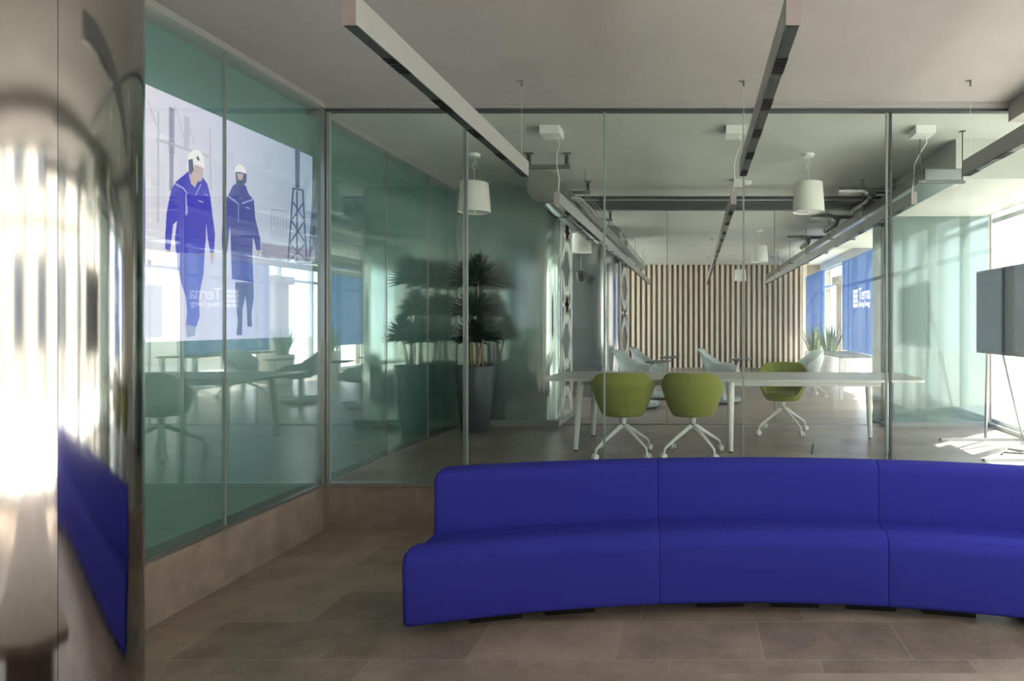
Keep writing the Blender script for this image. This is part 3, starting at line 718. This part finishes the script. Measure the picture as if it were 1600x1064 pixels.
# ------------------------------------------------------------------ tub chairs
def smooth(a, b, t): t = max(0, min(1, (t - a) / (b - a))); return t * t * (3 - 2 * t)
def tub_chair(label):
    """back of the chair towards -Y"""
    t = thing('swivel_tub_chair', label, 'chair', (0, 0, 0), 0, 'green swivel tub chairs')
    b = MB(); NU, NV = 48, 12
    def rim(phi):            # phi = angle from the back, 0..pi at front
        return 0.46 + (0.185) * (1 - smooth(1.75, 2.35, phi)) + 0.185 * (1 - smooth(0.65, 1.85, phi))
    def outer(u, v):
        phi = abs(u)
        ztop = rim(phi); zb_ = 0.385
        z = zb_ + (ztop - zb_) * v
        zz = (z - zb_) / 0.42
        rad = 0.195 + 0.135 * min(1, zz * 1.35) ** 0.75 - 0.03 * max(0, zz - 0.75)
        sx_ = rad * 0.98; sy_ = rad * (0.84 if phi < PI / 2 else 0.92)
        return Vector((sx_ * math.sin(u), -sy_ * math.cos(u), z))
    uu = [-PI + 2 * PI * k / NU for k in range(NU)]
    rings = []
    for r_, z_ in ((0.06, 0.40), (0.13, 0.388), (0.19, 0.388)):
        rings.append([b.b.verts.new((r_ * math.sin(u), -r_ * 0.88 * math.cos(u), z_)) for u in uu])
    for j in range(NV + 1):
        rings.append([b.b.verts.new(outer(u, (j + 0.4) / (NV + 0.4))) for u in uu])
    T = 0.036
    for j in range(NV, -1, -1):            # inner skin
        ring = []
        for u in uu:
            p = outer(u, (j + 0.4) / (NV + 0.4)); d = Vector((p.x, p.y, 0)).normalized()
            q = p - d * T
            q.z = p.z - (0.006 if j == NV else 0)
            if q.z < 0.44: q.z = max(q.z, 0.40)
            ring.append(b.b.verts.new(q))
        rings.append(ring)
    rings.append([b.b.verts.new((0.10 * math.sin(u), -0.09 * math.cos(u), 0.425)) for u in uu])
    for i in range(len(rings) - 1):
        for k in range(NU):
            b.b.faces.new((rings[i][k], rings[i][(k + 1) % NU], rings[i + 1][(k + 1) % NU], rings[i + 1][k])).smooth = True
    b.b.faces.new(rings[0][::-1]); b.b.faces.new(rings[-1])
    sh = b.done('shell', M['green'], t)
    sub = sh.modifiers.new('s', 'SUBSURF'); sub.levels = 1; sub.render_levels = 1
    b = MB(); out = [(0.212 * math.sin(u), -0.178 * math.cos(u) + 0.012) for u in uu]
    rr = []
    for s_, z_ in ((0.6, 0.43), (0.98, 0.432), (1.0, 0.455), (0.97, 0.478), (0.85, 0.486), (0.4, 0.482)):
        rr.append([b.b.verts.new((x * s_, y * s_, z_)) for x, y in out])
    for i in range(len(rr) - 1):
        for k in range(NU): b.b.faces.new((rr[i][k], rr[i][(k + 1) % NU], rr[i + 1][(k + 1) % NU], rr[i + 1][k])).smooth = True
    b.b.faces.new(rr[-1]); b.b.faces.new(rr[0][::-1]); b.done('seat_pad', M['green'], t)
    MB().lathe([(0.075, 0.386), (0.07, 0.372), (0.035, 0.365), (0.028, 0.33), (0.028, 0.30)], 24, cap0=True, cap1=True).done('column', M['white_metal'], t)
    MB().lathe([(0.022, 0.31), (0.030, 0.305), (0.030, 0.28)], 20, cap0=True, cap1=True).done('collar', M['black'], t)
    for k in range(4):
        a = PI / 4 + k * PI / 2; dx, dy = math.cos(a), math.sin(a)
        lgp = [(dx * 0.0, dy * 0.0, 0.285), (dx * 0.05, dy * 0.05, 0.275), (dx * 0.30, dy * 0.30, 0.125), (dx * 0.335, dy * 0.335, 0.10), (dx * 0.345, dy * 0.345, 0.058)]
        lo = MB().tube(lgp, [0.026, 0.024, 0.014, 0.013, 0.011], 12).done('leg', M['white_metal'], t)
        cst = MB(); c0 = Vector((dx * 0.352, dy * 0.352, 0.029))
        for s_ in (-1, 1):
            ax = Vector((-dy, dx, 0)); cst.tube([c0 + ax * (0.010 * s_), c0 + ax * (0.026 * s_)], 0.029, 18)
        cst.tube([c0 - ax * 0.012, c0 + ax * 0.012], 0.014, 12).box(c0.x - 0.014, c0.x + 0.014, c0.y - 0.014, c0.y + 0.014, 0.035, 0.062)
        cst.done('caster', M['white_plastic'], lo)
    return t
ch = tub_chair('green felt tub chair with its back to the sofa, left one of the pair')
ch.location = (-0.705, 6.34, FZ); ch.rotation_euler = (0, 0, math.radians(2))
dup(ch, None, (-0.015, 6.33, FZ), math.radians(-8), 'green felt tub chair with its back to the sofa, right one of the pair')
dup(ch, None, (1.05, 7.62, FZ), math.radians(165), 'green felt tub chair facing the sofa from across the table')
wc = dup(ch, None, (2.0, 11.3, FZ), math.radians(100), 'white swivel chair beside the desk in the far hall')
wc['group'] = 'desk chairs in the hall'
for q in wc.children:
    if q.name.startswith(('shell', 'seat_pad')):
        q.data = q.data.copy(); q.data.materials[0] = M['shell']

# ------------------------------------------------------------------ tablet armchairs in the hall (facing +X)
def tablet_chair(label):
    t = thing('tablet_armchair', label, 'chair', (0, 0, 0), 0, 'pale grey tablet armchairs in the hall')
    b = MB(); NU = 20; rows = []
    # bucket: open sheet from seat front, along seat, up the reclined back; sides curl into arms
    path = [(0.26, 0.44), (0.20, 0.455), (0.05, 0.44), (-0.10, 0.435), (-0.19, 0.47), (-0.25, 0.58), (-0.30, 0.72), (-0.35, 0.84), (-0.375, 0.885)]
    for i, (x, z) in enumerate(path):
        row = []
        wv = 0.25 if i < 6 else 0.25 - 0.02 * (i - 5)
        arm = [0.02, 0.10, 0.19, 0.21, 0.20, 0.12, 0.05, 0.02, 0.0][i]
        for k in range(NU + 1):
            s_ = -1 + 2 * k / NU; a = abs(s_)
            y = wv * (s_ * (1.0 if a < 0.8 else 1.0)) * (1 + 0.12 * smooth(0.7, 1, a))
            up = arm * smooth(0.62, 1.0, a)
            row.append(b.b.verts.new((x + up * (0.35 if i < 5 else 0.9), y, z + up)))
        rows.append(row)
    for i in range(len(rows) - 1):
        for k in range(NU): b.b.faces.new((rows[i][k], rows[i][k + 1], rows[i + 1][k + 1], rows[i + 1][k])).smooth = True
    sh = b.done('shell', M['shell'], t)
    so = sh.modifiers.new('t', 'SOLIDIFY'); so.thickness = 0.02
    MB().box(-0.15, 0.21, -0.19, 0.19, 0.455, 0.49, bev=0.012).done('seat_pad', M['orange'], t)
    MB().tube([(0, 0, 0.12), (0, 0, 0.43)], [0.05, 0.04], 20).box(-0.12, 0.12, -0.10, 0.10, 0.405, 0.43).done('pedestal', M['shell'], t)
    MB().lathe([(0.27, 0.02), (0.30, 0.035), (0.31, 0.075), (0.29, 0.085), (0.27, 0.06), (0.07, 0.05), (0.06, 0.13)], 36, cap0=True, cap1=True).done('storage_base', M['shell'], t)
    for k in range(3):
        a = PI / 3 + k * 2 * PI / 3
        MB().lathe([(0.02, 0.0), (0.024, 0.012), (0.02, 0.03)], 12, (0.2 * math.cos(a), 0.2 * math.sin(a), 0), cap0=True, cap1=True).done('caster', M['black'], t)
    MB().tube([(0.0, -0.14, 0.40), (0.05, -0.30, 0.42), (0.22, -0.33, 0.46), (0.28, -0.30, 0.66), (0.28, -0.22, 0.70)], 0.014, 10).done('tablet_arm', M['alu'], t)
    m = MB(); m.prism([(p.x, p.y, 0.705) for p in rounded_poly([(0.16, -0.30, 0.05), (0.46, -0.30, 0.05), (0.46, 0.22, 0.05), (0.16, 0.22, 0.05)])], (0, 0, 0.016)); m.done('tablet', M['tablet'], t)
    return t
tc0 = tablet_chair('pale grey tablet armchair nearest the lattice, behind the left green chair')
tc0.location = (-0.85, 9.9, FZ); tc0.rotation_euler = (0, 0, math.radians(-12))
dup(tc0, None, (-0.72, 11.15, FZ), math.radians(-8), 'pale grey tablet armchair, the farther one of the left pair')
dup(tc0, None, (0.46, 10.5, FZ), math.radians(-10), 'pale grey tablet armchair standing alone behind the table middle')

# ------------------------------------------------------------------ tall dracaena planter
pl = thing('potted_dracaena', 'tall graphite planter with tiered dark green dracaena beside the glass wall', 'potted plant', (-2.63, 7.68, FZ))
MB().lathe([(0.0, 0.0), (0.150, 0.0), (0.156, 0.02), (0.205, 0.40), (0.226, 0.70), (0.230, 0.79), (0.226, 0.795), (0.208, 0.79), (0.204, 0.72)], 48).done('planter', M['pot'], pl, weld=True)
MB().lathe([(0.0, 0.735), (0.206, 0.725)], 32).done('soil', M['soil'], pl, weld=True)
def blade(m, o, d, L, wd, droop, mi=0, seg=5, fold=0.25):
    """pointed leaf from o along direction d, drooping; closed thin wedge"""
    d = Vector(d).normalized(); side = d.cross(Vector((0, 0, 1)))
    if side.length < 1e-3: side = Vector((1, 0, 0))
    side.normalize(); up = side.cross(d).normalized()
    prev = None
    for i in range(seg + 1):
        t = i / seg
        p = Vector(o) + d * (L * t) + Vector((0, 0, -droop * L * t * t))
        w_ = wd * (0.45 + 1.6 * t * (1 - t) * 1.4) * (1 - t ** 3) / 1.0
        if i == seg: w_ = 0.0006
        r = [m.b.verts.new(p - side * w_ / 2 + up * w_ * fold), m.b.verts.new(p), m.b.verts.new(p + side * w_ / 2 + up * w_ * fold), m.b.verts.new(p - up * 0.0018)]
        if prev:
            for k in range(4):
                f = m.b.faces.new((prev[k], prev[(k + 1) % 4], r[(k + 1) % 4], r[k])); f.material_index = mi
        prev = r
def rosette(parent, c, R, n, seed, name='rosette', mat=None):
    rnd = random.Random(seed); m = MB()
    for k in range(n):
        t = (k + 0.5) / n
        el = math.radians(2 + 80 * t ** 1.0); az = k * 2.39996 + rnd.uniform(-.2, .2)
        d = (math.cos(el) * math.cos(az), math.cos(el) * math.sin(az), math.sin(el))
        blade(m, Vector(c) + Vector((0, 0, 0.10 * t - 0.03)), d, R * rnd.uniform(0.85, 1.05), 0.078, 0.20 * (1 - t), seg=4)
    return m.done(name, mat or M['leaf'], parent)
canes = [((0.03, -0.03), (0.04, -0.02, 1.80), 0.24), ((-0.04, 0.03), (-0.12, 0.05, 1.78), 0.20), ((0.08, 0.04), (0.02, 0.08, 1.44), 0.19), ((-0.02, -0.07), (-0.05, -0.08, 1.42), 0.19),
         ((0.05, -0.08), (0.12, -0.06, 1.12), 0.20), ((-0.08, 0.0), (-0.07, 0.02, 1.10), 0.19)]
for i, ((bx, by), (tx, ty, tz), R) in enumerate(canes):
    MB().tube([(bx, by, 0.72), (bx * 0.7 + tx * 0.3, by * 0.7 + ty * 0.3, 0.72 + (tz - 0.72) * 0.5), (tx, ty, tz)], [0.017, 0.014, 0.011], 10).done('cane', M['bark'], pl)
    rosette(pl, (tx, ty, tz), R * 1.28, 90, i)

# agave planters in the hall
def agave(loc, lab, seed):
    t = thing('potted_agave', lab, 'potted plant', loc, 0, 'pale planters with pointed sword leaves')
    MB().lathe([(0.0, 0), (0.20, 0), (0.205, 0.02), (0.245, 0.60), (0.24, 0.62), (0.22, 0.62), (0.215, 0.55)], 36).done('planter', M['pot_white'], t, weld=True)
    MB().lathe([(0.0, 0.57), (0.217, 0.56)], 24).done('soil', M['soil'], t, weld=True)
    rnd = random.Random(seed); m = MB()
    for k in range(18):
        az = k * 2.4; r = rnd.uniform(0.02, 0.14); el = math.radians(rnd.uniform(62, 86))
        d = (math.cos(el) * math.cos(az), math.cos(el) * math.sin(az), math.sin(el))
        blade(m, (r * math.cos(az), r * math.sin(az), 0.56), d, rnd.uniform(0.5, 0.85), 0.085, 0.04, seg=6, fold=0.3)
    m.done('leaves', M['leaf2'], t)
agave((2.95, 13.87, FZ), 'white planter with pale green sword leaves, the nearer one by the blue panel', 3)
agave((2.95, 15.7, FZ), 'white planter with pale green sword leaves, the farther one', 5)

# ------------------------------------------------------------------ blue panels with the logo in the hall
blue_panel = plain('blue_lit_sign_panel', srgb(50, 92, 165), 0.3)
blue_panel.node_tree.nodes['Principled BSDF'].inputs['Emission Color'].default_value = srgb(52, 110, 190)
blue_panel.node_tree.nodes['Principled BSDF'].inputs['Emission Strength'].default_value = 0.45
white_sign = plain('white_sign_lettering', srgb(236, 228, 238), 0.5)
white_sign.node_tree.nodes['Principled BSDF'].inputs['Emission Color'].default_value = srgb(236, 226, 240)
white_sign.node_tree.nodes['Principled BSDF'].inputs['Emission Strength'].default_value = 0.5
def text_mesh(body, size, parent, loc, rot, mat, name, width, ext=0.004):
    cu = bpy.data.curves.new(name, 'FONT'); cu.body = body; cu.size = size; cu.extrude = ext; cu.space_character = 0.95
    tmp = bpy.data.objects.new(name, cu); C.objects.link(tmp)
    dg = bpy.context.evaluated_depsgraph_get()
    me = bpy.data.meshes.new_from_object(tmp.evaluated_get(dg)); bpy.data.objects.remove(tmp)
    me.materials.clear(); me.materials.append(mat)
    o = bpy.data.objects.new(name, me); C.objects.link(o); o.parent = parent; o.location = loc; o.rotation_euler = rot; xs_ = [v.co.x for v in me.vertices]; o.scale = (width / (max(xs_) - min(xs_)), 1, 1)
    return o
XBP = 3.2
sg = thing('logo_banner', 'tall blue panel with white company logo at the right of the hall', 'sign', (XBP, 0, 0))
MB().box(0, 0.06, 11.5, 13.85, 1.095, 3.0).done('panel', blue_panel, sg)
# lettering reads correctly when seen from the room (the panel faces -X, far end is on the reader's left)
rotp = (PI / 2, 0, -PI / 2)
ty = lambda px: XBP / ((px - 1085) / 1000)
text_mesh('Terna', 0.34, sg, (-0.006, ty(1342.3), 2.12), rotp, white_sign, 'logo_name', 0.80)
text_mesh('Driving Energy', 0.15, sg, (-0.006, ty(1341.8), 1.99), rotp, white_sign, 'logo_tagline', 0.80)
m = MB(); yA, yB_ = ty(1333.5), ty(1340.8)
for i in range(4):
    for j in range(2):
        ya = yA + (yB_ - yA) * (j / 2) ; yb = yA + (yB_ - yA) * ((j + 0.86) / 2)
        z0 = 1.98 + 0.092 * i
        m.prism([(-0.006, ya, z0), (-0.006, yb, z0 + 0.012), (-0.006, yb, z0 + 0.08), (-0.006, ya, z0 + 0.085 - 0.015 * j)], (0.008, 0, 0))
m.done('logo_mark', white_sign, sg)
s2 = tag(MB().box(XBP, XBP + 0.06, 16.0, 18.4, 1.095, 3.0).done('blue_banner', blue_panel), 'plain blue panel beside the slatted wall', 'sign')
tag(MB().box(XBP + 0.02, XBP + 0.44, 14.05, 14.55, FZ, 2.55).box(XBP - 0.05, XBP + 0.48, 13.95, 14.65, 2.55, 2.72).done('stone_pier', M['facade_ext']), 'grey capped pier between the blue panels', 'pier')
dk = thing('side_desk', 'white framed desk with dark top below the blue panel', 'desk', (2.75, 11.7, FZ))
MB().box(-0.3, 0.35, -0.9, 1.2, 0.71, 0.74).done('desktop', M['tablet'], dk)
for xx in (-0.26, 0.30):
    for yy in (-0.84, 1.12): MB().box(xx - 0.03, xx + 0.03, yy - 0.03, yy + 0.03, 0, 0.71).done('leg', M['white_metal'], dk)

# ------------------------------------------------------------------ presentation screen on easel
tv = thing('presentation_screen', 'large dark screen on a metal easel stand by the right windows', 'screen', (3.2, 6.5, FZ))
MB().box(0.0, 0.045, -0.88, 0.77, 0.965, 1.885, bev=0.012).done('screen_housing', M['frame_dark'], tv)
MB().box(-0.004, 0.001, -0.865, 0.755, 0.98, 1.87).done('screen_glass', M['tv'], tv)
for yy in (-0.45, 0.60):
    MB().tube([(0.03, yy, 0.03), (0.07, yy, 1.75)], 0.017, 14).done('post', M['alu'], tv)
    MB().tube([(0.09, yy, 1.55), (0.44, yy, 0.035)], 0.015, 14).done('strut', M['alu'], tv)
    MB().box(-0.47, 0.46, yy - 0.03, yy + 0.03, 0, 0.018).box(-0.47, 0.46, yy - 0.03, yy - 0.024, 0.018, 0.03).done('foot', M['alu'], tv)
MB().box(0.045, 0.075, -0.5, 0.65, 1.35, 1.43).done('crossbar', M['alu'], tv)
tag(MB().tube([(3.02, 6.30, FZ + 0.008), (3.10, 6.42, FZ + 0.008), (3.24, 6.33, FZ + 0.012), (3.35, 6.45, FZ + 0.008), (3.20, 6.52, FZ + 0.02), (3.30, 6.30, FZ + 0.008), (3.62, 6.2, FZ + 0.008)], 0.008, 8).done('power_cable', M['black']), 'dark power cable lying under the presentation screen', 'cable')

# floor fittings
tag(MB().lathe([(0.0, 0.012), (0.05, 0.010), (0.062, 0.0)], 24, (-2.36, 6.85, FZ)).done('floor_socket_lid', M['alu'], weld=True), 'small round metal floor socket lid in front of the planter', 'floor socket')
m = Matrix.Translation((1.22, 6.62, FZ)) @ Matrix.Rotation(math.radians(-12), 4, 'Z')
tag(MB().box(-0.012, 0.012, -0.27, 0.27, 0, 0.004, mat=m).done('floor_slot', M['black']), 'thin black slot in the floor before the lone green chair', 'floor slot')
